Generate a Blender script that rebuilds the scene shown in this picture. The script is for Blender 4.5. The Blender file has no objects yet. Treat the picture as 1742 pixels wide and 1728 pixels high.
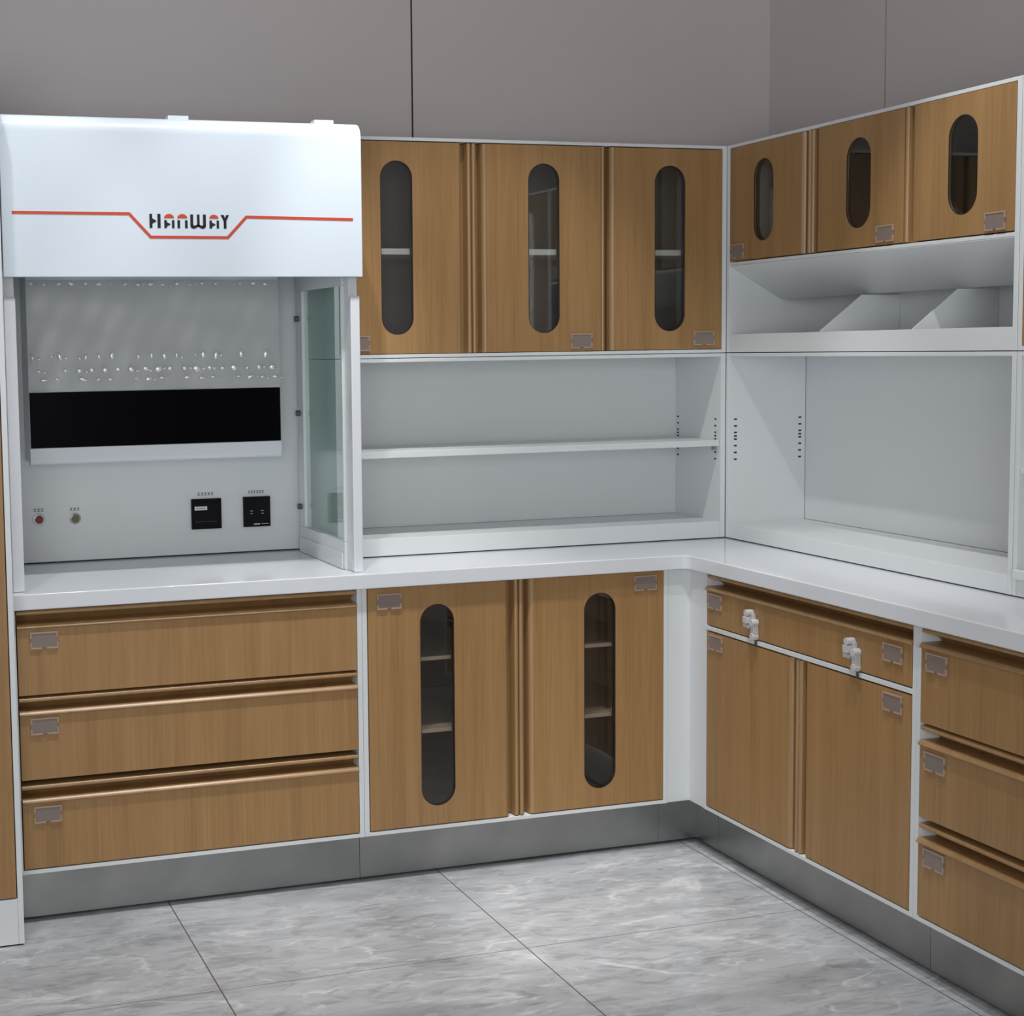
import bpy, math, random
from math import sin, cos, pi, radians
from mathutils import Matrix, Vector

random.seed(7)
scene = bpy.context.scene
col = scene.collection

# ------------------------------------------------------------------ camera
F_PX, CX, CY = 2683.056, 586.279, 831.915            # in the 1742 x 1728 frame
CAM = Vector((-2.25977, -3.93858, 1.43869))
YAW, PITCH, ROLL = 0.304422, -0.087705, -0.015207
cd = bpy.data.cameras.new('camera')
co = bpy.data.objects.new('camera', cd)
col.objects.link(co)
fw = Vector((sin(YAW) * cos(PITCH), cos(YAW) * cos(PITCH), sin(PITCH)))
rt = Vector((cos(YAW), -sin(YAW), 0))
up = rt.cross(fw)
r2 = rt * cos(ROLL) + up * sin(ROLL)
u2 = -rt * sin(ROLL) + up * cos(ROLL)
co.matrix_world = Matrix(((r2.x, u2.x, -fw.x, CAM.x), (r2.y, u2.y, -fw.y, CAM.y), (r2.z, u2.z, -fw.z, CAM.z), (0, 0, 0, 1)))
cd.sensor_width = 36
cd.sensor_fit = 'HORIZONTAL'
cd.lens = F_PX / 1742 * 36
cd.shift_x = (871 - CX) / 1742
cd.shift_y = (CY - 864) / 1742
cd.clip_start = 0.05
scene.camera = co

# ------------------------------------------------------------------ world, light, exposure
w = bpy.data.worlds.new('world')
scene.world = w
w.use_nodes = True
w.node_tree.nodes['Background'].inputs[0].default_value = (0.80, 0.88, 1.0, 1)
w.node_tree.nodes['Background'].inputs[1].default_value = 0.3
vs = scene.view_settings
vs.view_transform = 'Standard'
vs.look = 'None'
vs.exposure = 0.07
vs.gamma = 1.0
vs.use_curve_mapping = False


def spot(name, loc, target, energy, size=100, blend=0.6, radius=0.03, color=(1.0, 0.99, 0.98)):
    l = bpy.data.lights.new(name, 'SPOT')
    l.energy = energy
    l.spot_size = radians(size)
    l.spot_blend = blend
    l.shadow_soft_size = radius
    l.color = color
    o = bpy.data.objects.new(name, l)
    col.objects.link(o)
    o.location = loc
    o.rotation_euler = (Vector(target) - Vector(loc)).to_track_quat('-Z', 'Y').to_euler()
    return o


def area(name, loc, rot, sx, sy, energy, color=(1.0, 0.99, 0.98)):
    l = bpy.data.lights.new(name, 'AREA')
    l.shape = 'RECTANGLE'
    l.size, l.size_y = sx, sy
    l.energy = energy
    l.color = color
    o = bpy.data.objects.new(name, l)
    col.objects.link(o)
    o.location = loc
    o.rotation_euler = rot
    return o


CEIL = 3.5
SZ = CEIL - 0.04
spot('ceiling_downlight', (-2.16, -0.80, SZ), (-2.10, 0.22, 0), 40, 46, 0.45)
spot('ceiling_downlight', (-1.40, -0.80, SZ), (-1.38, 0.30, 0), 80, 48, 0.45)
spot('ceiling_downlight', (-0.85, -0.80, SZ), (-1.42, 0.15, 0), 50, 40, 0.5)  # extra spot, added to raise the highlight on the drawer lips
spot('ceiling_downlight', (-0.98, -0.72, SZ), (-0.25, 0.10, 0), 75, 48, 0.45)
spot('ceiling_downlight', (-0.55, -1.15, SZ), (0.30, -0.95, 0), 94, 48, 0.45)
spot('ceiling_downlight', (-0.70, -0.72, SZ), (-0.40, -0.20, 0), 20, 36, 0.45)
spot('ceiling_downlight', (-0.45, -0.42, SZ), (-0.40, -0.40, 0), 115, 19, 0.5)
spot('ceiling_downlight', (-1.50, -0.42, SZ), (-1.50, -0.38, 0), 45, 18, 0.5)
area('front_fill_light', (-3.1, -6.95, 1.6), (radians(90), 0, 0), 2.8, 2.2, 108, (0.97, 0.985, 1.0))  # added fill panel behind the camera, not an actual window
area('side_fill_light', (-4.9, -2.5, 1.6), (0, radians(-90), 0), 2.0, 2.4, 16, (0.97, 0.985, 1.0))  # weaker fill added at the left wall; no window stands there


# ------------------------------------------------------------------ materials
def nodes_of(m):
    nt = m.node_tree
    return nt, nt.nodes, nt.links, nt.nodes['Principled BSDF']


def base_mat(name, color, rough=0.5, metal=0.0, spec=0.5, coat=0.0):
    m = bpy.data.materials.new(name)
    m.use_nodes = True
    nt, n, l, b = nodes_of(m)
    b.inputs['Base Color'].default_value = (*color, 1)
    b.inputs['Roughness'].default_value = rough
    b.inputs['Metallic'].default_value = metal
    b.inputs['Specular IOR Level'].default_value = spec
    b.inputs['Coat Weight'].default_value = coat
    b.inputs['Coat Roughness'].default_value = 0.08
    return m


def ramp(n, stops):
    r = n.new('ShaderNodeValToRGB')
    e = r.color_ramp.elements
    while len(e) < len(stops):
        e.new(0.5)
    for k, (p, c) in zip(e, stops):
        k.position = p
        k.color = (*c, 1) if len(c) == 3 else c
    return r


def speckled(name, color, rough, var=0.04, scale=6.0, **kw):
    """A plain painted surface with a faint unevenness of its own."""
    m = base_mat(name, color, rough, **kw)
    nt, n, l, b = nodes_of(m)
    tc = n.new('ShaderNodeTexCoord')
    nz = n.new('ShaderNodeTexNoise')
    nz.inputs['Scale'].default_value = scale
    nz.inputs['Detail'].default_value = 3
    l.new(tc.outputs['Object'], nz.inputs['Vector'])
    r = ramp(n, [(0.3, tuple(c * (1 - var) for c in color)), (0.7, tuple(min(1, c * (1 + var)) for c in color))])
    l.new(nz.outputs['Fac'], r.inputs['Fac'])
    l.new(r.outputs['Color'], b.inputs['Base Color'])
    return m


def wood_mat(name='light_oak_laminate', rough=0.42, spec=0.4):
    m = base_mat(name, (0.4, 0.25, 0.12), rough, spec=spec)
    nt, n, l, b = nodes_of(m)
    tc = n.new('ShaderNodeTexCoord')
    oi = n.new('ShaderNodeObjectInfo')
    off = n.new('ShaderNodeVectorMath')
    off.operation = 'SCALE'
    off.inputs[0].default_value = (7.3, 3.1, 5.7)
    l.new(oi.outputs['Random'], off.inputs['Scale'])
    add = n.new('ShaderNodeVectorMath')
    l.new(tc.outputs['Object'], add.inputs[0])
    l.new(off.outputs[0], add.inputs[1])
    mp = n.new('ShaderNodeMapping')
    mp.inputs['Scale'].default_value = (1, 1, 0.028)
    l.new(add.outputs[0], mp.inputs['Vector'])
    fine = n.new('ShaderNodeTexNoise')
    fine.inputs['Scale'].default_value = 150
    fine.inputs['Detail'].default_value = 3
    fine.inputs['Roughness'].default_value = 0.6
    l.new(mp.outputs[0], fine.inputs['Vector'])
    broad = n.new('ShaderNodeTexNoise')
    broad.inputs['Scale'].default_value = 22
    broad.inputs['Detail'].default_value = 2
    l.new(mp.outputs[0], broad.inputs['Vector'])
    mix = n.new('ShaderNodeMix')
    mix.inputs[0].default_value = 0.5
    l.new(fine.outputs['Fac'], mix.inputs[2])
    l.new(broad.outputs['Fac'], mix.inputs[3])
    r = ramp(n, [(0.36, (0.325, 0.182, 0.071)), (0.5, (0.372, 0.213, 0.086)), (0.64, (0.412, 0.242, 0.103))])
    l.new(mix.outputs[0], r.inputs['Fac'])
    l.new(r.outputs['Color'], b.inputs['Base Color'])
    return m


def clear_glass(name, tint, gloss=0.9):
    m = bpy.data.materials.new(name)
    m.use_nodes = True
    nt = m.node_tree
    n, l = nt.nodes, nt.links
    n.clear()
    out = n.new('ShaderNodeOutputMaterial')
    tr = n.new('ShaderNodeBsdfTransparent')
    tr.inputs[0].default_value = (*tint, 1)
    gl = n.new('ShaderNodeBsdfGlossy')
    gl.inputs['Roughness'].default_value = 0.02
    gl.inputs['Color'].default_value = (gloss, gloss, gloss, 1)
    lw = n.new('ShaderNodeLayerWeight')
    lw.inputs[0].default_value = 0.5
    pw = n.new('ShaderNodeMath')
    pw.operation = 'POWER'
    pw.inputs[1].default_value = 5
    l.new(lw.outputs['Facing'], pw.inputs[0])
    fr = n.new('ShaderNodeMath')
    fr.operation = 'MULTIPLY_ADD'
    fr.inputs[1].default_value = 0.95
    fr.inputs[2].default_value = 0.045
    l.new(pw.outputs[0], fr.inputs[0])
    mx = n.new('ShaderNodeMixShader')
    l.new(fr.outputs[0], mx.inputs[0])
    l.new(tr.outputs[0], mx.inputs[1])
    l.new(gl.outputs[0], mx.inputs[2])
    l.new(mx.outputs[0], out.inputs[0])
    return m


def steel_mat():
    m = base_mat('brushed_steel', (0.3, 0.3, 0.3), 0.38, metal=1.0)
    nt, n, l, b = nodes_of(m)
    tc = n.new('ShaderNodeTexCoord')
    mp = n.new('ShaderNodeMapping')
    mp.inputs['Scale'].default_value = (0.6, 0.6, 60)
    l.new(tc.outputs['Object'], mp.inputs['Vector'])
    nz = n.new('ShaderNodeTexNoise')
    nz.inputs['Scale'].default_value = 6
    nz.inputs['Detail'].default_value = 4
    l.new(mp.outputs[0], nz.inputs['Vector'])
    r = ramp(n, [(0.3, (0.31, 0.31, 0.31)), (0.7, (0.41, 0.41, 0.41))])
    l.new(nz.outputs['Fac'], r.inputs['Fac'])
    l.new(r.outputs['Color'], b.inputs['Roughness'])
    sm = n.new('ShaderNodeTexNoise')
    sm.inputs['Scale'].default_value = 7
    sm.inputs['Detail'].default_value = 4
    l.new(tc.outputs['Object'], sm.inputs['Vector'])
    r2_ = ramp(n, [(0.3, (0.30, 0.305, 0.30)), (0.75, (0.38, 0.38, 0.37))])
    l.new(sm.outputs['Fac'], r2_.inputs['Fac'])
    l.new(r2_.outputs['Color'], b.inputs['Base Color'])
    return m


def tile_mat():
    m = base_mat('grey_marble_tile', (0.4, 0.4, 0.42), 0.3, spec=0.4)
    nt, n, l, b = nodes_of(m)
    tc = n.new('ShaderNodeTexCoord')
    mp = n.new('ShaderNodeMapping')
    mp.inputs['Rotation'].default_value = (0, 0, radians(24))
    mp.inputs['Scale'].default_value = (1.0, 2.6, 1)
    l.new(tc.outputs['Object'], mp.inputs['Vector'])

    def noise(scale, detail, rough=0.55, dist=0.0, vec=None):
        t = n.new('ShaderNodeTexNoise')
        t.inputs['Scale'].default_value = scale
        t.inputs['Detail'].default_value = detail
        t.inputs['Roughness'].default_value = rough
        t.inputs['Distortion'].default_value = dist
        l.new((vec or mp.outputs[0]), t.inputs['Vector'])
        return t
    cloud = noise(3.2, 8, 0.62, 0.8)
    rc = ramp(n, [(0.30, (0.35, 0.372, 0.392)), (0.5, (0.475, 0.50, 0.525)), (0.70, (0.58, 0.605, 0.63))])
    l.new(cloud.outputs['Fac'], rc.inputs['Fac'])
    patch = noise(9, 6, 0.6, 1.4)
    rp = ramp(n, [(0.35, (0.76, 0.74, 0.74)), (0.5, (1, 1, 1)), (0.68, (1.0, 1.0, 1.0))])
    l.new(patch.outputs['Fac'], rp.inputs['Fac'])
    m1 = n.new('ShaderNodeMix')
    m1.data_type = 'RGBA'
    m1.blend_type = 'MULTIPLY'
    m1.inputs[0].default_value = 1
    l.new(rc.outputs[0], m1.inputs[6])
    l.new(rp.outputs[0], m1.inputs[7])
    # thin pale veins: the zero crossing of a warped noise
    prev = m1.outputs[2]
    for sc, wd, amt, rot in ((1.5, 0.010, 0.65, -16), (3.4, 0.013, 0.4, -30)):
        mv = n.new('ShaderNodeMapping')
        mv.inputs['Rotation'].default_value = (0, 0, radians(rot))
        mv.inputs['Scale'].default_value = (1.0, 2.2, 1)
        l.new(tc.outputs['Object'], mv.inputs['Vector'])
        v = noise(sc, 5, 0.55, 0.5, mv.outputs[0])
        s = n.new('ShaderNodeMath')
        s.operation = 'SUBTRACT'
        s.inputs[1].default_value = 0.5
        l.new(v.outputs['Fac'], s.inputs[0])
        a = n.new('ShaderNodeMath')
        a.operation = 'ABSOLUTE'
        l.new(s.outputs[0], a.inputs[0])
        rv = ramp(n, [(0.0, (amt,) * 3), (wd, (amt * 0.4,) * 3), (wd * 2.2, (0, 0, 0))])
        l.new(a.outputs[0], rv.inputs['Fac'])
        brk = noise(4.0 * sc, 3, 0.5, 0.0)
        rb = ramp(n, [(0.42, (0, 0, 0)), (0.6, (1, 1, 1))])
        l.new(brk.outputs['Fac'], rb.inputs['Fac'])
        mu = n.new('ShaderNodeMath')
        mu.operation = 'MULTIPLY'
        l.new(rv.outputs[0], mu.inputs[0])
        l.new(rb.outputs[0], mu.inputs[1])
        mx = n.new('ShaderNodeMix')
        mx.data_type = 'RGBA'
        l.new(mu.outputs[0], mx.inputs[0])
        l.new(prev, mx.inputs[6])
        mx.inputs[7].default_value = (0.82, 0.84, 0.86, 1)
        prev = mx.outputs[2]
    # joints between the tiles
    sx = n.new('ShaderNodeSeparateXYZ')
    l.new(tc.outputs['Object'], sx.inputs[0])

    def joint(sock, origin, pitch, half):
        s = n.new('ShaderNodeMath'); s.operation = 'SUBTRACT'; s.inputs[1].default_value = origin - pitch * 20.5
        l.new(sock, s.inputs[0])
        d = n.new('ShaderNodeMath'); d.operation = 'DIVIDE'; d.inputs[1].default_value = pitch
        l.new(s.outputs[0], d.inputs[0])
        f = n.new('ShaderNodeMath'); f.operation = 'FRACT'
        l.new(d.outputs[0], f.inputs[0])
        s2 = n.new('ShaderNodeMath'); s2.operation = 'SUBTRACT'; s2.inputs[1].default_value = 0.5
        l.new(f.outputs[0], s2.inputs[0])
        a = n.new('ShaderNodeMath'); a.operation = 'ABSOLUTE'
        l.new(s2.outputs[0], a.inputs[0])
        c = n.new('ShaderNodeMath'); c.operation = 'LESS_THAN'; c.inputs[1].default_value = half / pitch
        l.new(a.outputs[0], c.inputs[0])
        return c
    jx = joint(sx.outputs[0], -0.753, 0.754, 0.0016)
    jy = joint(sx.outputs[1], -0.550, 1.508, 0.0012)
    mj = n.new('ShaderNodeMath'); mj.operation = 'MAXIMUM'
    l.new(jx.outputs[0], mj.inputs[0])
    l.new(jy.outputs[0], mj.inputs[1])
    mx = n.new('ShaderNodeMix')
    mx.data_type = 'RGBA'
    l.new(mj.outputs[0], mx.inputs[0])
    l.new(prev, mx.inputs[6])
    mx.inputs[7].default_value = (0.11, 0.11, 0.115, 1)
    l.new(mx.outputs[2], b.inputs['Base Color'])
    return m


M = {}
M['white'] = speckled('white_painted_steel', (0.76, 0.79, 0.80), 0.32, var=0.012, scale=2.5)
M['hood_white'] = speckled('white_gloss_panel', (0.74, 0.83, 0.91), 0.22, var=0.012, scale=2.0)
M['post_white'] = speckled('white_coated_profile', (0.79, 0.82, 0.86), 0.25, var=0.012, scale=2.0)
M['counter'] = speckled('white_solid_surface', (0.78, 0.81, 0.85), 0.12, var=0.015, scale=3.0)
M['wood'] = wood_mat()
M['wood_edge'] = wood_mat('light_oak_edge_profile', 0.35, 1.0)
M['steel'] = steel_mat()
M['tile'] = tile_mat()
M['wall'] = speckled('grey_wall_panel', (0.66, 0.60, 0.59), 0.55, var=0.03, scale=1.2)
M['room'] = speckled('pale_grey_plaster', (0.30, 0.30, 0.305), 0.8, var=0.03, scale=1.2)
M['ceiling'] = speckled('white_ceiling_paint', (0.6, 0.6, 0.61), 0.8, var=0.03, scale=1.2)
M['joint'] = base_mat('dark_joint', (0.03, 0.03, 0.035), 0.7)
M['black'] = base_mat('black_gloss_panel', (0.0012, 0.0012, 0.0025), 0.3, spec=0.06)
M['black_plastic'] = base_mat('black_plastic', (0.004, 0.004, 0.005), 0.35, spec=0.15)
M['dark'] = base_mat('dark_void', (0.012, 0.011, 0.010), 0.7)
M['pane'] = clear_glass('smoked_glass', (0.90, 0.90, 0.88))
M['pane_low'] = clear_glass('brown_reflection_glass', (0.84, 0.79, 0.73))  # brown tint stands in for wood reflected in the lower panes
M['side_glass'] = clear_glass('greenish_glass', (0.87, 0.94, 0.92))
M['inside'] = base_mat('inner_shade_grey', (0.20, 0.19, 0.175), 0.6)  # dark grey paints in the shade at the back of the cabinets
M['gasket'] = base_mat('grey_gasket', (0.035, 0.031, 0.027), 0.5)
M['red'] = base_mat('red_print', (0.62, 0.075, 0.035), 0.4)
M['black_print'] = base_mat('black_print', (0.010, 0.010, 0.014), 0.4)
M['holder'] = base_mat('clear_plastic_holder', (0.42, 0.31, 0.23), 0.25, spec=0.5)
M['card'] = base_mat('card_behind_plastic', (0.25, 0.20, 0.175), 0.3, spec=0.5)
M['acrylic'] = base_mat('clear_acrylic', (0.78, 0.77, 0.79), 0.06, spec=0.9)
M['film'] = base_mat('plastic_film', (0.50, 0.515, 0.52), 0.36, spec=0.5)
M['bubble'] = base_mat('film_bubble_glint', (0.97, 0.98, 0.98), 0.40, metal=0.85, spec=0.8)  # bright metallic white stands in for lamp glints on the bubbles
M['screw'] = base_mat('dark_screw', (0.14, 0.14, 0.15), 0.4, metal=0.6)
M['red_button'] = base_mat('red_button', (0.20, 0.012, 0.03), 0.3)
M['green_button'] = base_mat('green_button', (0.12, 0.15, 0.07), 0.3)
M['chrome'] = base_mat('chrome_ring', (0.6, 0.6, 0.58), 0.2, metal=1.0)
M['paper'] = base_mat('white_sticker', (0.75, 0.76, 0.78), 0.5)
M['grey_mark'] = base_mat('grey_mark', (0.12, 0.13, 0.13), 0.5)
for k in ('acrylic',):
    b = M[k].node_tree.nodes['Principled BSDF']
    b.inputs['Transmission Weight'].default_value = 0.25


# ------------------------------------------------------------------ mesh helpers
class MB:
    def __init__(s):
        s.v, s.f = [], []

    def add(s, vs, fs):
        o = len(s.v)
        s.v += [tuple(p) for p in vs]
        s.f += [tuple(i + o for i in f) for f in fs]
        return s

    def box(s, x0, x1, y0, y1, z0, z1):
        return s.add([(x0, y0, z0), (x1, y0, z0), (x1, y1, z0), (x0, y1, z0), (x0, y0, z1), (x1, y0, z1), (x1, y1, z1), (x0, y1, z1)],
                     [(0, 3, 2, 1), (4, 5, 6, 7), (0, 1, 5, 4), (1, 2, 6, 5), (2, 3, 7, 6), (3, 0, 4, 7)])

    def prism(s, poly, place, a, b):
        """poly: 2D points; place(p, t) -> 3D point; swept from t=a to t=b."""
        n = len(poly)
        vs = [place(p, a) for p in poly] + [place(p, b) for p in poly]
        fs = [tuple(range(n)), tuple(range(2 * n - 1, n - 1, -1))]
        fs += [(i, (i + 1) % n + 0, (i + 1) % n + n, i + n) for i in range(n)]
        fs[2:] = [(i, i + n, (i + 1) % n + n, (i + 1) % n) for i in range(n)]
        return s.add(vs, fs)

    def disc(s, c, r, y0, y1, n=24, rx=1.0):
        """A short round bar along y."""
        poly = [(c[0] + r * rx * cos(2 * pi * i / n), c[1] + r * sin(2 * pi * i / n)) for i in range(n)]
        return s.prism(poly, lambda p, t: (p[0], t, p[1]), y0, y1)

    def build(s, name, mat, parent=None, bevel=0.0, smooth=40, seg=2):
        me = bpy.data.meshes.new(name)
        me.from_pydata(s.v, [], s.f)
        import bmesh
        bm = bmesh.new()
        bm.from_mesh(me)
        bmesh.ops.recalc_face_normals(bm, faces=bm.faces)
        bm.to_mesh(me)
        bm.free()
        me.materials.append(mat)
        for p in me.polygons:
            p.use_smooth = True
        me.set_sharp_from_angle(angle=radians(smooth))
        o = bpy.data.objects.new(name, me)
        col.objects.link(o)
        if parent:
            o.parent = parent
        if bevel:
            bv = o.modifiers.new('bevel', 'BEVEL')
            bv.width = bevel
            bv.segments = seg
            bv.limit_method = 'ANGLE'
            bv.angle_limit = radians(50)
            bv.harden_normals = True
        return o


def box(name, mat, parent, x0, x1, y0, y1, z0, z1, bevel=0.0):
    return MB().box(x0, x1, y0, y1, z0, z1).build(name, mat, parent, bevel)


def thing(name, label, cat, loc=(0, 0, 0), rz=0.0, group=None):
    o = bpy.data.objects.new(name, None)
    col.objects.link(o)
    o.location = loc
    o.rotation_euler = (0, 0, rz)
    o.empty_display_size = 0.1
    o['label'] = label
    o['category'] = cat
    if group:
        o['group'] = group
    return o


def structure(o):
    o['kind'] = 'structure'
    return o


# ------------------------------------------------------------------ room
WALL = 0.675
XL, YF = -5.0, -7.0
structure(box('floor', M['tile'], None, XL, WALL, YF, WALL, -0.08, 0.0))
structure(box('ceiling', M['ceiling'], None, XL, WALL, YF, WALL, CEIL, CEIL + 0.08))
JX, JY, JW = -0.5745, 0.067, 0.0030
structure(MB().box(XL, JX - JW, WALL, WALL + 0.08, 0, CEIL).box(JX + JW, WALL, WALL, WALL + 0.08, 0, CEIL).build('wall_back', M['wall']))
structure(MB().box(WALL, WALL + 0.08, JY + JW, WALL, 0, CEIL).box(WALL, WALL + 0.08, YF, JY - JW, 0, CEIL).build('wall_right', M['wall']))
structure(box('trim_1', M['joint'], None, JX - JW, JX + JW, WALL + 0.004, WALL + 0.08, 0, CEIL))
structure(box('trim_2', M['joint'], None, WALL + 0.004, WALL + 0.08, JY - JW, JY + JW, 0, CEIL))
structure(box('wall_left', M['room'], None, XL - 0.08, XL, YF, WALL, 0, CEIL))
structure(box('wall_front', M['room'], None, XL, WALL, YF - 0.08, YF, 0, CEIL))


# ------------------------------------------------------------------ cabinet parts (local frame: x to the right, y into the cabinet, front at y=0)
PULL = [(0.0, 0.0), (0.0012, 0.0002), (0.0026, 0.0008), (0.0044, 0.0021), (0.0066, 0.0041), (0.0086, 0.0066), (0.0098, 0.0092), (0.0104, 0.0125),
        (0.0108, 0.0330), (0.0120, 0.0362), (0.0150, 0.0366), (0.0160, 0.0310), (0.0188, 0.0308), (0.0200, 0.0362), (0.0248, 0.0366), (0.0264, 0.0340),
        (0.0270, 0.0070), (0.0277, 0.0036), (0.0296, 0.0014), (0.0328, 0.0003), (0.0360, 0.0009), (0.0384, 0.0030), (0.0397, 0.0066), (0.0398, 0.0400), (0.0, 0.0400)]

# drawers: the same channel, but the lower lip stands proud of the front and slopes back
PULL_LIP = [(0.0, 0.0), (0.0002, -0.0030), (0.0010, -0.0058), (0.0022, -0.0074), (0.0034, -0.0076), (0.0050, -0.0066), (0.0092, -0.0022), (0.0100, -0.0006),
            (0.0104, 0.0030), (0.0106, 0.0535), (0.0285, 0.0300), (0.0292, 0.0080),
            (0.0299, 0.0036), (0.0312, 0.0014), (0.0335, 0.0003), (0.0362, 0.0009), (0.0384, 0.0030), (0.0397, 0.0066), (0.0398, 0.0545), (0.0, 0.0545)]


def door_mesh(x0, x1, z0, z1, slot=None, t=0.02, n=20):
    """A flat front; slot = (cx, half width, z0, z1) cuts a round-ended window through it."""
    mb = MB()
    if slot is None:
        return mb.box(x0, x1, 0, t, z0, z1)
    cx, r, s0, s1 = slot
    inner, outer = [], []
    pts = [(cx + r * cos(a), s1 - r + r * sin(a)) for a in [pi * i / n for i in range(n + 1)]]
    pts += [(cx + r * cos(a), s0 + r + r * sin(a)) for a in [pi + pi * i / n for i in range(n + 1)]]
    N = len(pts)
    for i, (px, pz) in enumerate(pts):
        k = i / n if i <= n else (i - n - 1) / n
        if i <= n:                                   # upper half: run right side -> top -> left side
            if k <= 0.25:
                q = (x1, (s1 - r) + (z1 - (s1 - r)) * k / 0.25)
            elif k <= 0.75:
                q = (x1 + (x0 - x1) * (k - 0.25) / 0.5, z1)
            else:
                q = (x0, z1 + ((s1 - r) - z1) * (k - 0.75) / 0.25)
        else:
            if k <= 0.25:
                q = (x0, (s0 + r) + (z0 - (s0 + r)) * k / 0.25)
            elif k <= 0.75:
                q = (x0 + (x1 - x0) * (k - 0.25) / 0.5, z0)
            else:
                q = (x1, z0 + ((s0 + r) - z0) * (k - 0.75) / 0.25)
        inner.append((px, pz))
        outer.append(q)
    vs = [(p[0], 0, p[1]) for p in inner] + [(p[0], 0, p[1]) for p in outer] + [(p[0], t, p[1]) for p in inner] + [(p[0], t, p[1]) for p in outer]
    fs = []
    for i in range(N):
        j = (i + 1) % N
        fs += [(i, j, N + j, N + i), (2 * N + i, 3 * N + i, 3 * N + j, 2 * N + j), (i, 2 * N + i, 2 * N + j, j), (N + i, N + j, 3 * N + j, 3 * N + i)]
    return mb.add(vs, fs)


def stadium(cx, r, s0, s1, n=16):
    return [(cx + r * cos(pi * i / n), s1 - r + r * sin(pi * i / n)) for i in range(n + 1)] + \
           [(cx + r * cos(pi + pi * i / n), s0 + r + r * sin(pi + pi * i / n)) for i in range(n + 1)]


def window_parts(door, slot, glass):
    cx, r, s0, s1 = slot
    MB().prism(stadium(cx, r - 0.0003, s0 + 0.0003, s1 - 0.0003), lambda p, t: (p[0], t, p[1]), 0.0040, 0.0075).build('glass_pane', glass, door)
    a, b = stadium(cx, r - 0.0002, s0 + 0.0002, s1 - 0.0002), stadium(cx, r - 0.0018, s0 + 0.0018, s1 - 0.0018)
    n = len(a)
    g = MB()
    for ya, yb in ((0.0008, 0.0038), (0.0078, 0.0204)):          # seal in front of the pane, sleeve behind it
        vs = [(p[0], y, p[1]) for y in (ya, yb) for ring in (a, b) for p in ring]
        fs = []
        for i in range(n):
            j = (i + 1) % n
            fs += [(i, j, n + j, n + i), (2 * n + i, 3 * n + i, 3 * n + j, 2 * n + j), (i, 2 * n + i, 2 * n + j, j), (n + i, n + j, 3 * n + j, 3 * n + i)]
        g.add(vs, fs)
    g.build('window_gasket', M['gasket'], door)


def pull_v(parent, xf, side, z0, z1):
    """Upright recessed finger pull; xf where the flat of the door ends, side = +1 when the edge lies to the right."""
    return MB().prism(PULL, lambda p, t: (xf + side * p[0], p[1], t), z0, z1).build('finger_pull', M['wood_edge'], parent, smooth=35)


def pull_h(parent, zf, x0, x1, s=1.15):
    return MB().prism(PULL_LIP, lambda p, t: (t, p[1], zf + s * p[0]), x0, x1).build('finger_pull', M['wood_edge'], parent, smooth=35)


def label_holder(parent, cx, cz, wd=0.070, ht=0.043):
    """Clear plastic holder: a card behind a raised rim that is broken by thumb notches."""
    h = MB()
    x0, x1, z0, z1 = cx - wd / 2, cx + wd / 2, cz - ht / 2, cz + ht / 2
    e, f, k = 0.0042, -0.0050, 0.0055
    h.box(x0, x1, f, -0.0001, z1 - e, z1)                                    # top rim
    for a, b in ((x0, cx - k), (cx + k, x1)):
        h.box(a, b, f, -0.0001, z0, z0 + e)                                  # bottom rim with a notch
    for a, b in ((x0, x0 + e), (x1 - e, x1)):
        h.box(a, b, f, -0.0001, z0 + e, cz - k)
        h.box(a, b, f, -0.0001, cz + k, z1 - e)
    o = h.build('label_holder', M['holder'], parent, bevel=0.0006)
    return o, MB().box(x0 + 0.0012, x1 - 0.0012, -0.0035, -0.0001, z0 + e * 0.8, z1 - e * 0.8)


def merge(o, mb, mat, smooth=False):
    """Add more geometry to a part's own mesh under a second material."""
    me = o.data
    me.materials.append(mat)
    k = len(me.materials) - 1
    import bmesh
    bm = bmesh.new()
    bm.from_mesh(me)
    vv = [bm.verts.new(p) for p in mb.v]
    new = []
    for fc in mb.f:
        g = bm.faces.new([vv[i] for i in fc])
        g.material_index = k
        g.smooth = smooth
        new.append(g)
    bmesh.ops.recalc_face_normals(bm, faces=new)
    bm.to_mesh(me)
    bm.free()
    return o


def add_label(parent, cx, cz, **kw):
    o, card = label_holder(parent, cx, cz, **kw)
    return merge(o, card, M['card'])


def carcass(parent, W, D, z0, z1, t=0.0138, zb=None, zt=None, name='carcass', mat=None, back=True, y0=0.0):
    """Open-fronted sheet-steel box: sides, bottom, top, back."""
    mb = MB()
    zb = zb if zb is not None else z0 + 0.0100
    zt = zt if zt is not None else z1 - 0.0100
    e = 0.0004
    mb.box(e, t, y0, D, z0, z1)
    mb.box(W - t, W - e, y0, D, z0, z1)
    mb.box(t, W - t, y0, D, z0, zb)
    mb.box(t, W - t, y0, D, zt, z1)
    if back:
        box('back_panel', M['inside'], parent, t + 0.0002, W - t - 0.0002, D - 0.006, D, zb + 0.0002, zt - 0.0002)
    return mb.build(name, mat or M['white'], parent, bevel=0.0012)


ZK, ZB, ZT = 0.1355, 0.1455, 0.8095
BD = 0.565


def plinth(parent, x0, x1):
    box('plinth', M['steel'], parent, x0 + 0.0006, x1 - 0.0006, 0.05, 0.056, 0.0075, ZK - 0.0005)
    box('plinth_base', M['dark'], parent, x0 + 0.002, x1 - 0.002, 0.066, BD - 0.03, 0.0, ZK - 0.001)


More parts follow.
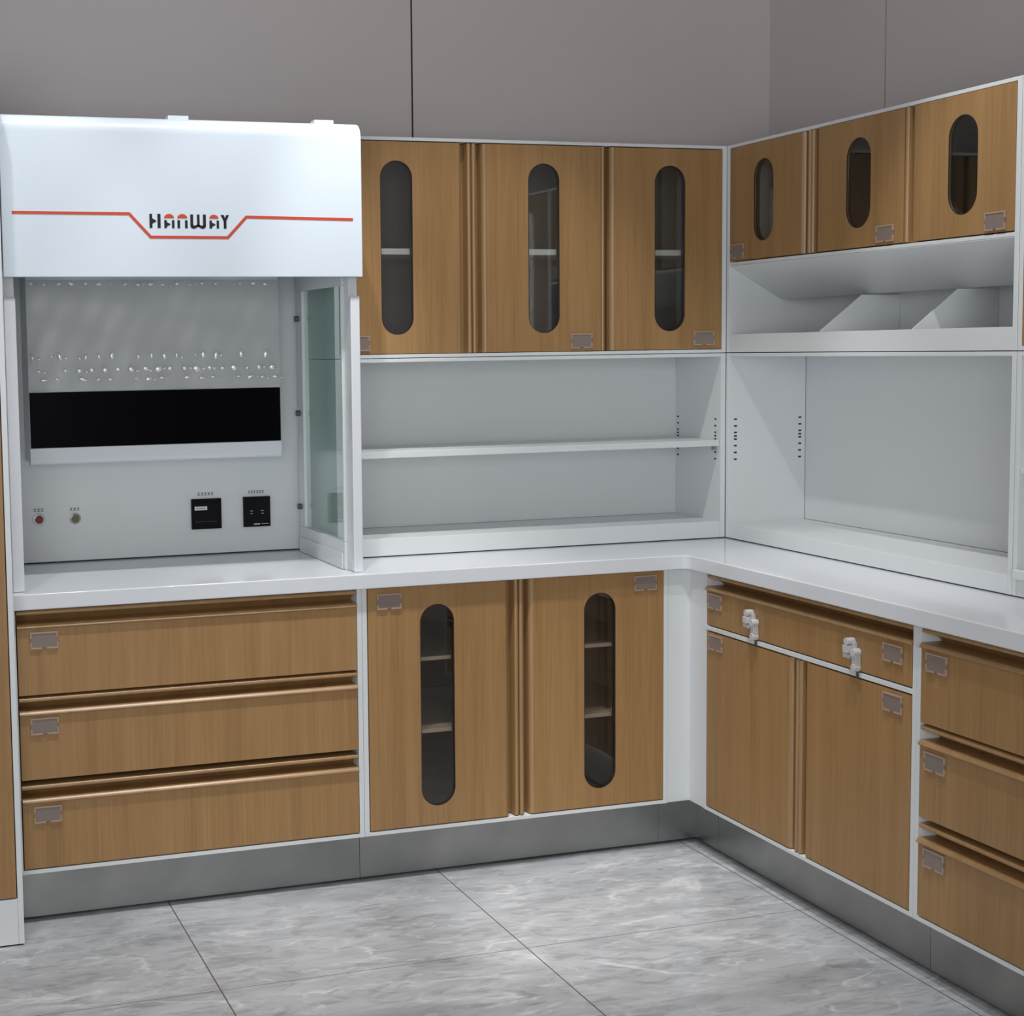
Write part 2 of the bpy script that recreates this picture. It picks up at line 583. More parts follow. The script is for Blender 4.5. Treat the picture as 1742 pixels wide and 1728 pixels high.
def drawer(parent, x0, x1, z0, zf, lab=None, drawn=True, s=1.15, depth=0.5):
    d = MB()
    d.box(x0, x1, 0.0, 0.0260, z0, zf)
    d.box(x0 + 0.012, x1 - 0.012, 0.0560, depth, z0 + 0.02, zf)
    o = d.build('drawer', M['wood'], parent, bevel=0.0007)
    pull_h(o, zf + 0.0001, x0, x1, s)
    if lab:
        add_label(o, *lab)
    return o


def drawer_cabinet(label, loc, rz, W, labs, wide_open=0.0138):
    root = thing('drawer_cabinet', label, 'cabinet', loc, rz, 'three-drawer base cabinets')
    carcass(root, W, BD, ZK, ZT, t=wide_open, zb=ZB, zt=ZT - 0.001)
    plinth(root, 0, W)
    x0, x1 = wide_open + 0.0030, W - wide_open - 0.0016
    for (z0, zf), lab in zip(((0.1490, 0.3165), (0.3765, 0.5400), (0.5920, 0.7600)), labs):
        drawer(root, x0, x1, z0, zf, lab)
    return root


def slot_door(parent, x0, x1, z0, z1, side, slot=None, glass=None, lab=None, pw=0.040):
    """side: +1 pull on the right edge, -1 on the left."""
    fx0, fx1 = (x0, x1 - pw) if side > 0 else (x0 + pw, x1)
    o = door_mesh(fx0, fx1, z0, z1, slot).build('door', M['wood'], parent, bevel=0.0006)
    pull_v(o, (fx1 + 0.0001) if side > 0 else (fx0 - 0.0001), side, z0, z1)
    if slot:
        window_parts(o, slot, glass)
    if lab:
        add_label(o, *lab)
    return o


# ------------------------------------------------------------------ left run, base units
X1 = -1.8978          # left end of the run
X2 = -0.9796          # seam between drawers and doors
X3 = -0.0685          # right end of the door cabinet
drawer_cabinet('oak-fronted base cabinet of three wide drawers under the fume hood', (X1, 0, 0), 0, X2 - X1,
               [(-1.8190 - X1, 0.2865), (-1.8200 - X1, 0.5125), (-1.8150 - X1, 0.7295)])

W = X3 - X2
dc = thing('door_cabinet', 'oak base cabinet with two doors, each with a tall round-ended window', 'cabinet', (X2, 0, 0))
carcass(dc, W, BD, ZK, ZT, zb=ZB, zt=ZT - 0.001)
plinth(dc, 0, W)
xm = -0.5265 - X2
slot_door(dc, 0.0165, xm - 0.0008, 0.1490, 0.8070, +1, (-0.7665 - X2, 0.0492, 0.2000, 0.7548), M['pane_low'], (-0.9035 - X2, 0.7705))
slot_door(dc, xm + 0.0008, W - 0.0150, 0.1490, 0.8070, -1, (-0.2815 - X2, 0.0487, 0.1995, 0.7555), M['pane_low'], (-0.1415 - X2, 0.7755))
for zs in (0.6000, 0.3990):
    sh = MB()
    sh.box(0.0150, W - 0.0150, 0.048, BD - 0.02, zs - 0.008, zs + 0.004)
    sh.box(0.0150, W - 0.0150, 0.042, 0.0475, zs - 0.006, zs + 0.004)
    sh.build('shelf', M['white'], dc, bevel=0.0008)

# inner corner
cf = thing('corner_filler', 'plain white upright filler in the inner corner under the countertop', 'filler panel', (0, 0, 0))
MB().prism([(X3 + 0.0006, 0.001), (0.001, 0.001), (0.001, -0.0784), (0.020, -0.0784), (0.020, 0.020), (X3 + 0.0006, 0.020)],
           lambda p, t: (p[0], p[1], t), ZK + 0.001, ZT).build('corner_post', M['white'], cf, bevel=0.0012)
MB().prism([(X3, 0.05), (0.05, 0.05), (0.05, -0.0784), (0.056, -0.0784), (0.056, 0.056), (X3, 0.056)],
           lambda p, t: (p[0], p[1], t), 0.0075, ZK - 0.0005).build('plinth', M['steel'], cf)
MB().prism([(X3, 0.066), (0.066, 0.066), (0.066, -0.0784), (0.3, -0.0784), (0.3, 0.3), (X3, 0.3)],
           lambda p, t: (p[0], p[1], t), 0.0, ZK - 0.001).build('plinth_base', M['dark'], cf)

# ------------------------------------------------------------------ right run, base units (turned so that the front faces -x)
RY = -pi / 2
YA, YB, YC = -0.0790, -0.9995, -1.9200


def ly(y, y0):
    return y0 - y      # world y -> local x of a right-run unit that starts at y0


W = YA - YB
rc = thing('door_cabinet', 'oak base cabinet with plain doors below two small drawers with clear locks', 'cabinet', (0, YA, 0), RY)
carcass(rc, W, BD, ZK, ZT, zb=ZB, zt=ZT - 0.001)
plinth(rc, 0, W)
box('rail', M['white'], rc, 0.0030, W - 0.0138, -0.0010, 0.030, 0.6485, 0.6605, 0.001)
xm = ly(-0.5390, YA)
slot_door(rc, 0.0165, xm - 0.0008, 0.1490, 0.6445, +1, None, None, (ly(-0.1440, YA), 0.6180))
slot_door(rc, xm + 0.0008, W - 0.0165, 0.1490, 0.6445, -1, None, None, (ly(-0.9180, YA), 0.6140))
d1 = drawer(rc, 0.0165, xm - 0.0006, 0.6640, 0.7595, (ly(-0.1405, YA), 0.7330))
d2 = drawer(rc, xm + 0.0006, W - 0.0165, 0.6640, 0.7595, (ly(-0.9160, YA), 0.7290))


def drawer_lock(parent, x):
    """Clear lock on a drawer front: a block with a knob and a bolt that drops in front of the rail."""
    m = MB()
    m.box(x - 0.016, x + 0.010, -0.010, -0.0002, 0.6900, 0.7320)
    m.box(x - 0.020, x + 0.002, -0.020, -0.0102, 0.6930, 0.7030)
    m.box(x - 0.014, x + 0.004, -0.026, -0.0102, 0.7060, 0.7240)
    m.disc((x - 0.004, 0.7330), 0.009, -0.024, -0.0002, 16)
    m.disc((x + 0.016, 0.7090), 0.010, -0.020, -0.0002, 16)
    m.box(x + 0.0085, x + 0.0235, -0.016, -0.0002, 0.6660, 0.7050)
    m.disc((x + 0.016, 0.6720), 0.0095, -0.018, -0.0002, 16)
    o = m.build('drawer_lock', M['acrylic'], parent, bevel=0.0012)
    o['label'] = 'clear acrylic drawer lock with a dark bolt'
    box('lock_bolt', M['screw'], parent, x + 0.0135, x + 0.0185, -0.0060, -0.0015, 0.6455, 0.6655)
    return o


drawer_lock(d1, ly(-0.3330, YA))
drawer_lock(d2, ly(-0.7720, YA))

drawer_cabinet('oak-fronted base cabinet of three drawers at the right edge', (0, YB, 0), RY, YB - YC,
               [(ly(-1.0705, YB), 0.2900), (ly(-1.0685, YB), 0.5100), (ly(-1.0685, YB), 0.7325)])

# ------------------------------------------------------------------ countertop
O = 0.020
R = 0.022
poly = [(-1.8975, -O), (-O - R, -O)]
poly += [(-O - R + R * sin(a), -O - R + R * cos(a)) for a in [radians(d) for d in (15, 30, 45, 60, 75)]]
poly += [(-O, -O - R), (-O, YC), (0.565, YC), (0.565, 0.565), (-1.8975, 0.565)]
ct = MB().prism(poly, lambda p, t: (p[0], p[1], t), 0.8102, 0.8500).build('countertop', M['counter'], None, bevel=0.003, seg=3)
ct['label'] = 'white L-shaped countertop running over all the base cabinets'
ct['category'] = 'countertop'

# ------------------------------------------------------------------ open shelf units on the counter
U = 0.2833
XE = -0.9560          # left end of the wall units, behind the hood
YE = -0.9628          # right end of the first wall unit of the right run
ZS = 1.4145           # seam between open units and wall cabinets


def pin_holes(parent, x, face, depth_y, z_list):
    m = MB()
    for z in z_list:
        m.box(x, x + face * 0.0006, depth_y - 0.0048, depth_y + 0.0048, z - 0.0024, z + 0.0024)
    return m.build('pin_holes', M['dark'], parent)


PINS = [1.2130, 1.1925, 1.1725, 1.1620, 1.1525, 1.1325, 1.1120, 1.0915]
W = U - XE
T = 0.0168
ou = thing('open_shelf_unit', 'white open unit with one shelf standing on the counter beside the fume hood', 'shelf unit', (XE, U, 0.8532))
OD = 0.280
H = ZS - 0.8532 - 0.0012
m = MB()
m.box(0.0004, T, 0, OD, 0, H).box(W - T, W - 0.0006, 0, OD, 0, H)
m.box(T, W - T, 0, OD, H - 0.0105, H)
m.box(T, W - T, OD - 0.008, OD, 0.05, H - 0.0105)
m.build('carcass', M['white'], ou, bevel=0.0012)
box('bottom_panel', M['white'], ou, T + 0.0003, W - T - 0.0003, 0.0006, OD - 0.0085, 0.0, 0.0500, 0.0015)
sf = box('shelf', M['white'], ou, T + 0.001, W - T - 0.001, 0.006, OD - 0.010, 1.1315 - 0.8532, 1.1505 - 0.8532, 0.0015)
for yy in (0.031, 0.258):
    pin_holes(ou, W - T, -1, yy, [z - 0.8532 for z in PINS])
    MB().box(W - T - 0.010, W - T - 0.0008, yy - 0.006, yy + 0.006, 1.1195 - 0.8532, 1.1312 - 0.8532).build('shelf_support', M['steel'], ou)

W = U - YE
oc = thing('open_shelf_unit', 'white open unit with an empty undivided bay standing on the right counter', 'shelf unit', (U, U, 0.8532), RY)
m = MB()
T2 = 0.0150
m.box(0.0006, T2, 0, OD - 0.01, 0, H).box(W - T2, W - 0.0006, 0, OD, 0, H)
m.box(T2, W - T2, 0, OD, H - 0.0105, H)
m.box(T2, W - T2, OD - 0.010, OD, 0.045, H - 0.0105)
m.build('carcass', M['white'], oc, bevel=0.0012)
box('bottom_panel', M['white'], oc, T2 + 0.0003, W - T2 - 0.0003, 0.0006, OD - 0.0105, 0.0, 0.0450, 0.0015)
for yy in (0.0247, 0.2500):
    pin_holes(oc, T2, 1, yy, [z - 0.8532 for z in PINS])

# ------------------------------------------------------------------ wall cabinets with oval windows
W = U - XE
H2 = 2.0305 - ZS
wc = thing('wall_cabinet', 'oak wall cabinet of three tall doors with long oval windows beside the hood', 'cabinet', (XE, U, ZS))
carcass(wc, W, 0.280, 0.0006, H2, t=0.0150, zb=0.0105, zt=H2 - 0.0095)
dz0, dz1 = 1.4268 - ZS, 2.0182 - ZS


def wx(x):
    return x - XE


xa, xb, xc = wx(-0.5405), wx(-0.1345), wx(0.2668)
slot_door(wc, 0.0165, xa - 0.0008, dz0, dz1, +1, (wx(-0.7683), 0.0478, 1.4800 - ZS, 1.9655 - ZS), M['pane'], (wx(-0.8880), 1.4570 - ZS))
slot_door(wc, xa + 0.0008, xb - 0.0008, dz0, dz1, -1, (wx(-0.3166), 0.0492, 1.4800 - ZS, 1.9665 - ZS), M['pane'], (wx(-0.1992), 1.4560 - ZS))
slot_door(wc, xb + 0.0008, xc, dz0, dz1, -1, (wx(0.0922), 0.0507, 1.4810 - ZS, 1.9690 - ZS), M['pane'], (wx(0.2062), 1.4595 - ZS))
box('shelf', M['white'], wc, 0.0160, W - 0.0160, 0.0420, 0.265, 1.7075 - ZS, 1.7245 - ZS, 0.001)

W = U - YE
rw = thing('wall_cabinet', 'oak wall cabinet of three short oval-window doors above the pigeonholes', 'cabinet', (U, U, ZS), RY)


def wy(y):
    return U - y


T = 0.0158
m = MB()
m.box(0.0006, T, 0, 0.280, 0.0006, H2).box(W - T, W - 0.0006, 0, 0.280, 0.0006, H2)
m.box(T, W - T, 0, 0.280, H2 - 0.0095, H2)
m.box(T, W - T, 0.272, 0.280, 0.0006, 0.2592)
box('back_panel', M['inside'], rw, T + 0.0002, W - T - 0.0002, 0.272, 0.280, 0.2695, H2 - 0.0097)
m.box(T, W - T, 0, 0.2715, 0.2595, 0.2690)
m.build('carcass', M['white'], rw, bevel=0.0012)
box('apron', M['white'], rw, T + 0.0002, W - T - 0.0002, 0.0005, 0.0120, 0.0010, 0.0550, 0.0012)
box('pigeonhole_floor', M['white'], rw, T + 0.0002, W - T - 0.0002, 0.0125, 0.2715, 0.0010, 0.0110)
MB().prism([(0.0006, 0.2590), (0.0006, 0.2575), (0.1790, 0.1590), (0.1860, 0.1590), (0.1860, 0.1615), (0.0060, 0.2590)],
           lambda p, t: (t, p[0], p[1]), T + 0.0003, W - T - 0.0003).build('sloped_panel', M['white'], rw)
for yv in (-0.1790, -0.5758):
    xx = wy(yv)
    MB().prism([(0.0125, 0.0115), (0.2710, 0.0115), (0.2710, 0.1560), (0.1450, 0.1560), (0.0125, 0.0570)],
               lambda p, t: (t, p[0], p[1]), xx - 0.0015, xx + 0.0015).build('divider', M['white'], rw)
dz0, dz1 = 1.6868 - ZS, 2.0200 - ZS
xa, xb = wy(-0.1448), wy(-0.5490)
slot_door(rw, T + 0.0022, xa - 0.0008, dz0, dz1, +1, (wy(0.0870), 0.0515, 1.7370 - ZS, 1.9717 - ZS), M['pane'], (wy(0.2215), 1.7150 - ZS))
slot_door(rw, xa + 0.0008, xb - 0.0008, dz0, dz1, -1, (wy(-0.3618), 0.0525, 1.7375 - ZS, 1.9717 - ZS), M['pane'], (wy(-0.4790), 1.7147 - ZS))
slot_door(rw, xb + 0.0008, W - T - 0.0015, dz0, dz1, -1, (wy(-0.7672), 0.0522, 1.7368 - ZS, 1.9717 - ZS), M['pane'], (wy(-0.8846), 1.7130 - ZS))

# the next units of the right run, cut by the picture's edge
YE2 = -1.9000
W = YE - YE2 - 0.001
nw = thing('wall_cabinet', 'oak-fronted wall cabinet mostly cut off by the right edge of the photo', 'cabinet', (U, YE - 0.001, ZS), RY)
carcass(nw, W, 0.280, 0.0006, H2, t=0.0138, zb=0.0105, zt=H2 - 0.0095)
slot_door(nw, 0.0155, W / 2 - 0.0008, 1.4268 - ZS, 2.0182 - ZS, +1, (0.19, 0.05, 1.48 - ZS, 1.967 - ZS), M['pane'])
slot_door(nw, W / 2 + 0.0008, W - 0.0155, 1.4268 - ZS, 2.0182 - ZS, -1, (W - 0.19, 0.05, 1.48 - ZS, 1.967 - ZS), M['pane'])
nu = thing('open_shelf_unit', 'white open unit with a shelf, mostly cut off by the right edge of the photo', 'shelf unit', (U, YE - 0.001, 0.8532), RY)
m = MB()
m.box(0.0004, 0.0138, 0, OD, 0, H).box(W - 0.0138, W - 0.0006, 0, OD, 0, H)
m.box(0.0138, W - 0.0138, 0, OD, H - 0.0105, H)
m.box(0.0138, W - 0.0138, OD - 0.008, OD, 0.05, H - 0.0105)
m.build('carcass', M['white'], nu, bevel=0.0012)
box('bottom_panel', M['white'], nu, 0.0142, W - 0.0142, 0.0006, OD - 0.0085, 0.0, 0.0380, 0.0015)
box('shelf', M['white'], nu, 0.0150, W - 0.0150, 0.004, OD - 0.010, 1.1345 - 0.8532, 1.1475 - 0.8532, 0.0015)
MB().box(0.0105, W - 0.0105, -0.0120, -0.0004, 0.8925 - 0.8532, 0.9170 - 0.8532).build('front_lip', M['white'], nu, bevel=0.005, seg=3)

# ------------------------------------------------------------------ fume hood
HX0, HX1 = -1.8845, -0.9655
HZ0, HZ1 = 1.6290, 2.0240
fh = thing('fume_hood', 'white bench-top fume hood with a red stripe and black lettering on its front', 'fume hood', (0, 0, 0))
# front panel with a rounded top edge: profile in (y, z)
yf, rr = -0.005, 0.042
prof = [(yf, HZ0), (yf, HZ1 - rr)]
prof += [(yf + rr - rr * cos(a), HZ1 - rr + rr * sin(a)) for a in [radians(d) for d in range(10, 91, 10)]]
prof += [(0.150, HZ1), (0.150, HZ1 - 0.004), (yf + rr, HZ1 - 0.004)]
prof += [(yf + rr - (rr - 0.004) * cos(a), HZ1 - rr + (rr - 0.004) * sin(a)) for a in [radians(d) for d in range(80, -1, -10)]]
prof += [(yf + 0.004, HZ0 + 0.018), (yf + 0.016, HZ0 + 0.018), (yf + 0.016, HZ0)]
fp = MB().prism(prof, lambda p, t: (t, p[0], p[1]), HX0, HX1).build('front_panel', M['hood_white'], fh, bevel=0.0015, smooth=35)
# end caps that close the box behind the panel, with the same rounded top
cap = [(yf + 0.0045, HZ0 + 0.0185), (yf + 0.0045, HZ1 - rr)]
cap += [(yf + rr - (rr - 0.0045) * cos(a), HZ1 - rr + (rr - 0.0045) * sin(a)) for a in [radians(d) for d in range(10, 91, 10)]]
cap += [(0.565, HZ1 - 0.0045), (0.565, HZ0 + 0.0185)]
hb = MB()
for xa_, xb_ in ((HX0 + 0.001, HX0 + 0.016), (HX1 - 0.016, HX1 - 0.001)):
    hb.prism(cap, lambda p, t: (t, p[0], p[1]), xa_, xb_)
hb.box(HX0 + 0.0165, HX1 - 0.0165, 0.152, 0.565, HZ1 - 0.010, HZ1 - 0.0045)
hb.box(HX0 + 0.0165, HX1 - 0.0165, 0.020, 0.5485, 1.6600, 1.6660)
hb.build('housing', M['hood_white'], fh)
# red line with its dip, as one flat print
line = [(-1.8600, 1.7845), (-1.5735, 1.7845), (-1.5205, 1.7275), (-1.3235, 1.7275), (-1.2745, 1.7795), (-0.9905, 1.7760)]
hw = 0.0037
st = MB()
vs, fs = [], []
for i, p in enumerate(line):
    d0 = Vector(line[i]) - Vector(line[i - 1]) if i else Vector(line[1]) - Vector(line[0])
    d1_ = Vector(line[i + 1]) - Vector(line[i]) if i < len(line) - 1 else d0
    n0, n1 = Vector((-d0.y, d0.x)).normalized(), Vector((-d1_.y, d1_.x)).normalized()
    nn = (n0 + n1).normalized()
    k = hw / max(0.3, nn.dot(n0))
    for y in (yf - 0.0008, yf - 0.0001):
        vs += [(p[0] + nn.x * k, y, p[1] + nn.y * k), (p[0] - nn.x * k, y, p[1] - nn.y * k)]
for i in range(len(line) - 1):
    a, b = 4 * i, 4 * i + 4
    fs += [(a, a + 1, b + 1, b), (a + 2, b + 2, b + 3, a + 3), (a, b, b + 2, a + 2), (a + 1, a + 3, b + 3, b + 1)]
fs += [(0, 2, 3, 1), (len(vs) - 4, len(vs) - 3, len(vs) - 1, len(vs) - 2)]
s_ = st.add(vs, fs).build('stripe', M['red'], fp)
s_['label'] = 'thin red line that dips below the lettering'

# lettering, drawn in units of the logo crop (x 0..1100, z up)
LX0, LZ0, LS = -1.5230, 1.7500, 0.2040 / 1080
lt, ar = MB(), MB()


def lpoly(mb, pts):
    mb.prism([(LX0 + x * LS, LZ0 + z * LS) for x, z in pts], lambda p, t: (p[0], t, p[1]), yf - 0.0009, yf - 0.0001)


def bar(x0, x1, z0, z1):
    lpoly(lt, [(x0, z0), (x1, z0), (x1, z1), (x0, z1)])


def nib(x, z, ln=52, h=34):
    lpoly(lt, [(x, z - h), (x + ln, z - 6), (x + ln, z + 6), (x, z + h)])


def arc(x0, x1, z0, h):
    c, a_ = (x0 + x1) / 2, (x1 - x0) / 2
    lpoly(ar, [(c + a_ * cos(t), z0 + h * sin(t)) for t in [pi * i / 14 for i in range(15)]])


bar(0, 38, 0, 185); nib(38, 92); bar(108, 148, 0, 185)                       # H
bar(197, 232, 0, 105); nib(232, 50, 46, 28); bar(300, 334, 0, 105); arc(195, 330, 130, 56)      # A
bar(374, 410, 0, 105); bar(476, 512, 0, 105); arc(372, 510, 130, 56)         # N
bar(548, 588, 28, 182); bar(640, 674, 20, 182); bar(720, 760, 28, 182)       # W
lpoly(lt, [(548, 28), (560, 6), (590, -8), (625, 4), (654, 24), (683, 4), (718, -8), (748, 6), (760, 28), (720, 40), (700, 36), (676, 46), (632, 46), (608, 36), (588, 40)])
bar(808, 842, 0, 105); nib(842, 50, 46, 28); bar(905, 938, 0, 105); arc(806, 932, 130, 52)      # A
bar(1002, 1040, 0, 100)                                                      # Y
lpoly(lt, [(1002, 100), (1040, 100), (1078, 180), (1038, 180), (1021, 138), (1004, 180), (962, 180)])
merge(lt.build('lettering', M['black_print'], fp), ar, M['red'])
for xa_, xb_ in ((-1.4590, -1.4060), (-1.0740, -1.0215)):
    box('roof_tab', M['hood_white'], fh, xa_, xb_, 0.050, 0.085, HZ1 + 0.0002, HZ1 + 0.0120, 0.001)

# posts: an upright in front that stops below the panel, a slimmer frame behind it
for nm, xa_, xb_ in (('left', HX0, -1.8556), ('right', -0.9922, -0.9665)):
    MB().box(xa_, xb_, 0.0200, 0.0420, 0.8505, 1.5800).build('post', M['post_white'], fh, bevel=0.003, seg=3)
    box('post_frame', M['white'], fh, xa_ + 0.001, xb_ - 0.001, 0.0430, 0.0760, 0.8505, 1.6590, 0.001)
# left side wall (closed), right side frame with a pane
box('side_panel', M['white'], fh, HX0 + 0.001, HX0 + 0.016, 0.0770, 0.5490, 0.8505, 1.6590)
GX0, GX1 = -1.0000, -0.9800
sfm = MB()
sfm.box(GX0, GX1, 0.0790, 0.5160, 0.8505, 0.9260)
sfm.box(GX0, GX1, 0.0790, 0.5160, 1.6110, 1.6590)
sfm.box(GX0, GX1, 0.4620, 0.5160, 0.9265, 1.6105)
sfm.box(GX0, GX1, 0.0790, 0.0900, 0.9265, 1.6105)
so = sfm.build('side_frame', M['white'], fh, bevel=0.0012)
box('side_rail', M['white'], fh, GX0 - 0.0040, GX0 - 0.0005, 0.0900, 0.5080, 0.8510, 0.8950, 0.001)
gp = box('glass_pane', M['side_glass'], so, -0.9920, -0.9870, 0.0905, 0.4615, 0.9270, 1.6100)
sc = []
for zz in (1.5320, 1.2580, 0.9850):
    sm_ = MB()
    poly = [(0.4935 + 0.0095 * cos(2 * pi * i / 18), zz + 0.0085 * sin(2 * pi * i / 18)) for i in range(18)]
    sm_.prism(poly, lambda p, t: (t, p[0], p[1]), GX0 - 0.0120, GX0 - 0.0004)
    sm_.build('screw', M['screw'], so, bevel=0.001)
box('back_panel', M['white'], fh, HX0 + 0.0165, HX1 - 0.0010, 0.5500, 0.5640, 0.8540, 1.6590)
BK = 0.5500

# hanging box inside: grey film-wrapped upper face, black panel, white rail
BX0, BX1, BF = -1.7900, -1.0840, 0.4000
bx = MB().box(BX0 + 0.001, BX1 - 0.001, BF + 0.004, BK - 0.0005, 1.1450, 1.6590).build('baffle_box', M['white'], fh, bevel=0.002)
# rail: rounded lower edge
rp_ = [(BF - 0.004, 1.1855), (BF - 0.004, 1.1560), (BF - 0.001, 1.1460), (BF + 0.006, 1.1400), (BF + 0.030, 1.1380), (BF + 0.030, 1.1445), (BF + 0.0035, 1.1445), (BF + 0.0035, 1.1855)]
MB().prism(rp_, lambda p, t: (t, p[0], p[1]), BX0 - 0.001, BX1 + 0.001).build('bottom_rail', M['post_white'], bx, bevel=0.0015)
bp = box('black_panel', M['black'], bx, BX0 + 0.002, BX1 - 0.0005, BF - 0.001, BF + 0.0035, 1.1862, 1.3370, 0.0008)
# wrinkled film in front of the upper part
fm = MB()
nx, nz = 60, 26
z0f, z1f = 1.3385, 1.6400
vs, fs = [], []
for j in range(nz + 1):
    for i in range(nx + 1):
        x = BX0 + 0.001 + (BX1 - BX0 - 0.002) * i / nx
        z = z0f + (z1f - z0f) * j / nz
        wv = 0.0012 * sin(31 * x + 9 * z) + 0.0010 * sin(57 * z + 14 * x) + 0.0007 * sin(83 * x - 41 * z)
        vs.append((x, BF + 0.0005 + wv, z))
for j in range(nz):
    for i in range(nx):
        a = j * (nx + 1) + i
        fs.append((a, a + 1, a + nx + 2, a + nx + 1))
fo = fm.add(vs, fs).build('plastic_film', M['film'], bx, smooth=180)
# raised bubbles of the film, in rows where lamp glints are painted in
bub = MB()


def bubble(x, z, rx, rz, tilt):
    n, k = 10, 4
    vs, fs = [], []
    y0 = BF - 0.0020
    for j in range(k):
        ph = (pi / 2) * j / k
        for i in range(n):
            a = 2 * pi * i / n
            ux, uz = rx * cos(a) * cos(ph), rz * sin(a) * cos(ph)
            vs.append((x + ux * cos(tilt) - uz * sin(tilt), y0 - 0.0045 * sin(ph), z + ux * sin(tilt) + uz * cos(tilt)))
    vs.append((x, y0 - 0.0045, z))
    for j in range(k - 1):
        for i in range(n):
            fs.append((j * n + i, j * n + (i + 1) % n, (j + 1) * n + (i + 1) % n, (j + 1) * n + i))
    for i in range(n):
        fs.append(((k - 1) * n + i, (k - 1) * n + (i + 1) % n, k * n))
    fs.append(tuple(range(n - 1, -1, -1)))
    bub.add(vs, fs)


rows = [(1.4330, 0.0076, 0.0125, 0.0, 0.14), (1.3960, 0.0110, 0.0090, 0.018, 0.06), (1.3700, 0.0120, 0.0056, 0.030, 0.12), (1.6290, 0.0085, 0.0045, 0.004, 0.08)]
for z, rx, rz, offx, miss in rows:
    x = BX0 + 0.012 + offx
    while x < BX1 - 0.008:
        if random.random() > miss:
            kk = random.uniform(0.55, 1.05)
            bubble(x + random.uniform(-0.003, 0.003), z + random.uniform(-0.002, 0.002), rx * kk * random.uniform(0.85, 1.15), rz * kk, random.uniform(-0.35, 0.35))
        if random.random() < 0.35:
            bubble(x + 0.017 + random.uniform(-0.004, 0.004), z + random.uniform(-0.006, 0.002), rx * 0.55, rz * 0.4, random.uniform(-0.7, 0.7))
        x += 0.0362
merge(fo, bub, M['bubble'], True)


# buttons and sockets on the back panel
def marks(parent, cx, cz, n, wd, ht, mat):
    m = MB()
    for i in range(n):
        x = cx - wd / 2 + wd * (i + 0.5) / n
        k = wd / n * 0.38
        m.box(x - k, x + k, BK - 0.0012, BK - 0.0002, cz - ht / 2, cz - ht / 2 + 0.0012)
        m.box(x - k * 0.7, x + k * (0.3 + 0.5 * (i % 2)), BK - 0.0012, BK - 0.0002, cz - 0.0003, cz + 0.0008)
        m.box(x - k, x + k * 0.8, BK - 0.0012, BK - 0.0002, cz + ht / 2 - 0.0014, cz + ht / 2)
        m.box(x - k * 0.2, x + k * 0.3, BK - 0.0012, BK - 0.0002, cz - ht / 2 + 0.0013, cz + ht / 2 - 0.0015)
    return m.build('printed_caption', mat, parent)


def push_button(cx, cz, mat, lab):
    b_ = MB().disc((cx, cz), 0.0165, BK - 0.006, BK - 0.0002, 28).build('push_button', M['chrome'], fh, bevel=0.0012)
    b_['label'] = lab
    MB().disc((cx, cz), 0.0112, BK - 0.013, BK - 0.0062, 24).build('button_cap', mat, b_, bevel=0.0015)
    marks(b_, cx, cz + 0.0265, 3, 0.030, 0.008, M['grey_mark'])
    return b_


push_button(-1.7565, 0.9760, M['red_button'], 'red push button in a metal ring')
push_button(-1.6550, 0.9745, M['green_button'], 'green push button in a metal ring')


def socket_plate(x0, x1, z0, z1):
    o = MB().box(x0, x1, BK - 0.0100, BK - 0.0002, z0, z1).build('socket_plate', M['black_plastic'], fh, bevel=0.002)
    return o


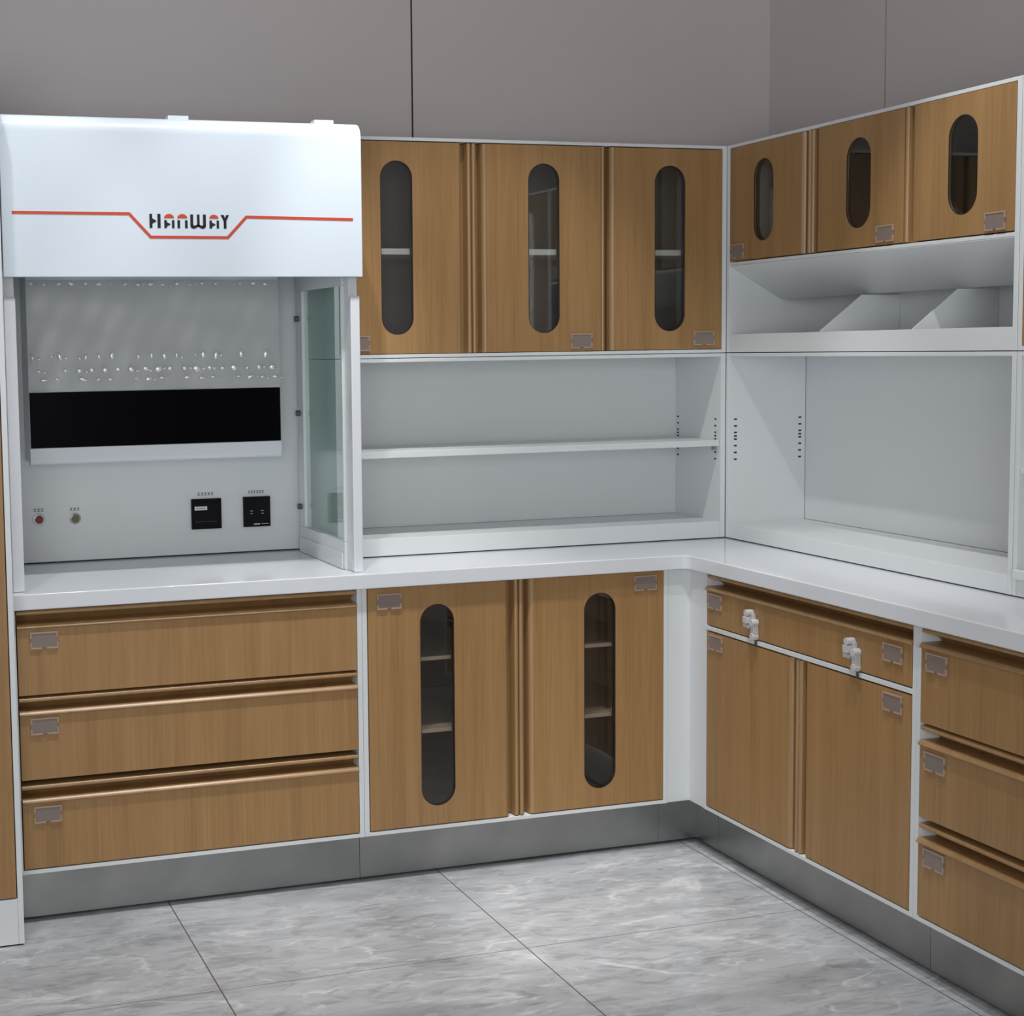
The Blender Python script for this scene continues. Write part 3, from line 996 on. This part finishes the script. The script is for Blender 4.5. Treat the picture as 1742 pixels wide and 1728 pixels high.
p1 = socket_plate(-1.3190, -1.2300, 0.9265, 1.0150)
box('socket_cover', M['black_plastic'], p1, -1.3130, -1.2360, BK - 0.0135, BK - 0.0102, 0.9330, 1.0050, 0.0012)
box('sticker', M['paper'], p1, -1.3110, -1.2740, BK - 0.0145, BK - 0.0136, 0.9825, 0.9935)
mm = MB()
for i in range(8):
    mm.box(-1.3060 + i * 0.0035, -1.3040 + i * 0.0035, BK - 0.0150, BK - 0.0146, 0.9865, 0.9895)
mm.build('sticker_print', M['grey_mark'], p1)
mm = MB()
for i in range(7):
    mm.box(-1.3080 + i * 0.0095, -1.3035 + i * 0.0095, BK - 0.0140, BK - 0.0136, 0.9480, 0.9496)
mm.build('embossed_line', M['grey_mark'], p1)
marks(p1, -1.2750, 1.0285, 5, 0.050, 0.008, M['grey_mark'])
p2 = socket_plate(-1.1640, -1.0830, 0.9265, 1.0150)
box('rocker', M['black_plastic'], p2, -1.1310, -1.0860, BK - 0.0130, BK - 0.0102, 0.9400, 1.0080, 0.0012)
mm = MB()
for cx in (-1.1410, -1.1080):
    for dz in (-0.005, 0.003):
        mm.box(cx - 0.004, cx + 0.004, BK - 0.0140, BK - 0.0131, 0.9700 + dz, 0.9715 + dz)
mm.box(-1.1340, -1.1160, BK - 0.0140, BK - 0.0102, 0.9330, 0.9360)
mm.box(-1.1110, -1.0900, BK - 0.0140, BK - 0.0102, 0.9345, 0.9360)
merge(p2, mm, M['paper'])
marks(p2, -1.1235, 1.0285, 6, 0.050, 0.008, M['grey_mark'])

# ------------------------------------------------------------------ tall cabinet at the left edge
TX1, TW, TY = -1.8985, 0.90, -0.1200
tc_ = thing('tall_cabinet', 'tall oak-fronted cabinet with a white plinth at the left edge', 'cabinet', (TX1 - TW, TY, 0))
TD, TH = 0.68, 2.13
m = MB()
m.box(0.0, 0.0136, 0, TD, 0.004, TH).box(TW - 0.0136, TW, 0, TD, 0.004, TH)
m.box(0.0136, TW - 0.0136, 0, TD, TH - 0.012, TH)
m.box(0.0136, TW - 0.0136, 0.001, TD, 0.004, 0.1180)
m.box(0.0136, TW - 0.0136, TD - 0.008, TD, 0.1180, TH - 0.012)
m.build('carcass', M['white'], tc_, bevel=0.0012)
box('base_strip', M['dark'], tc_, 0.004, TW - 0.004, 0.006, TD - 0.01, 0.0, 0.004)
mid = TW / 2
slot_door(tc_, 0.0160, mid - 0.0008, 0.1215, TH - 0.0145, +1)
slot_door(tc_, mid + 0.0008, TW - 0.0160, 0.1215, TH - 0.0145, -1)
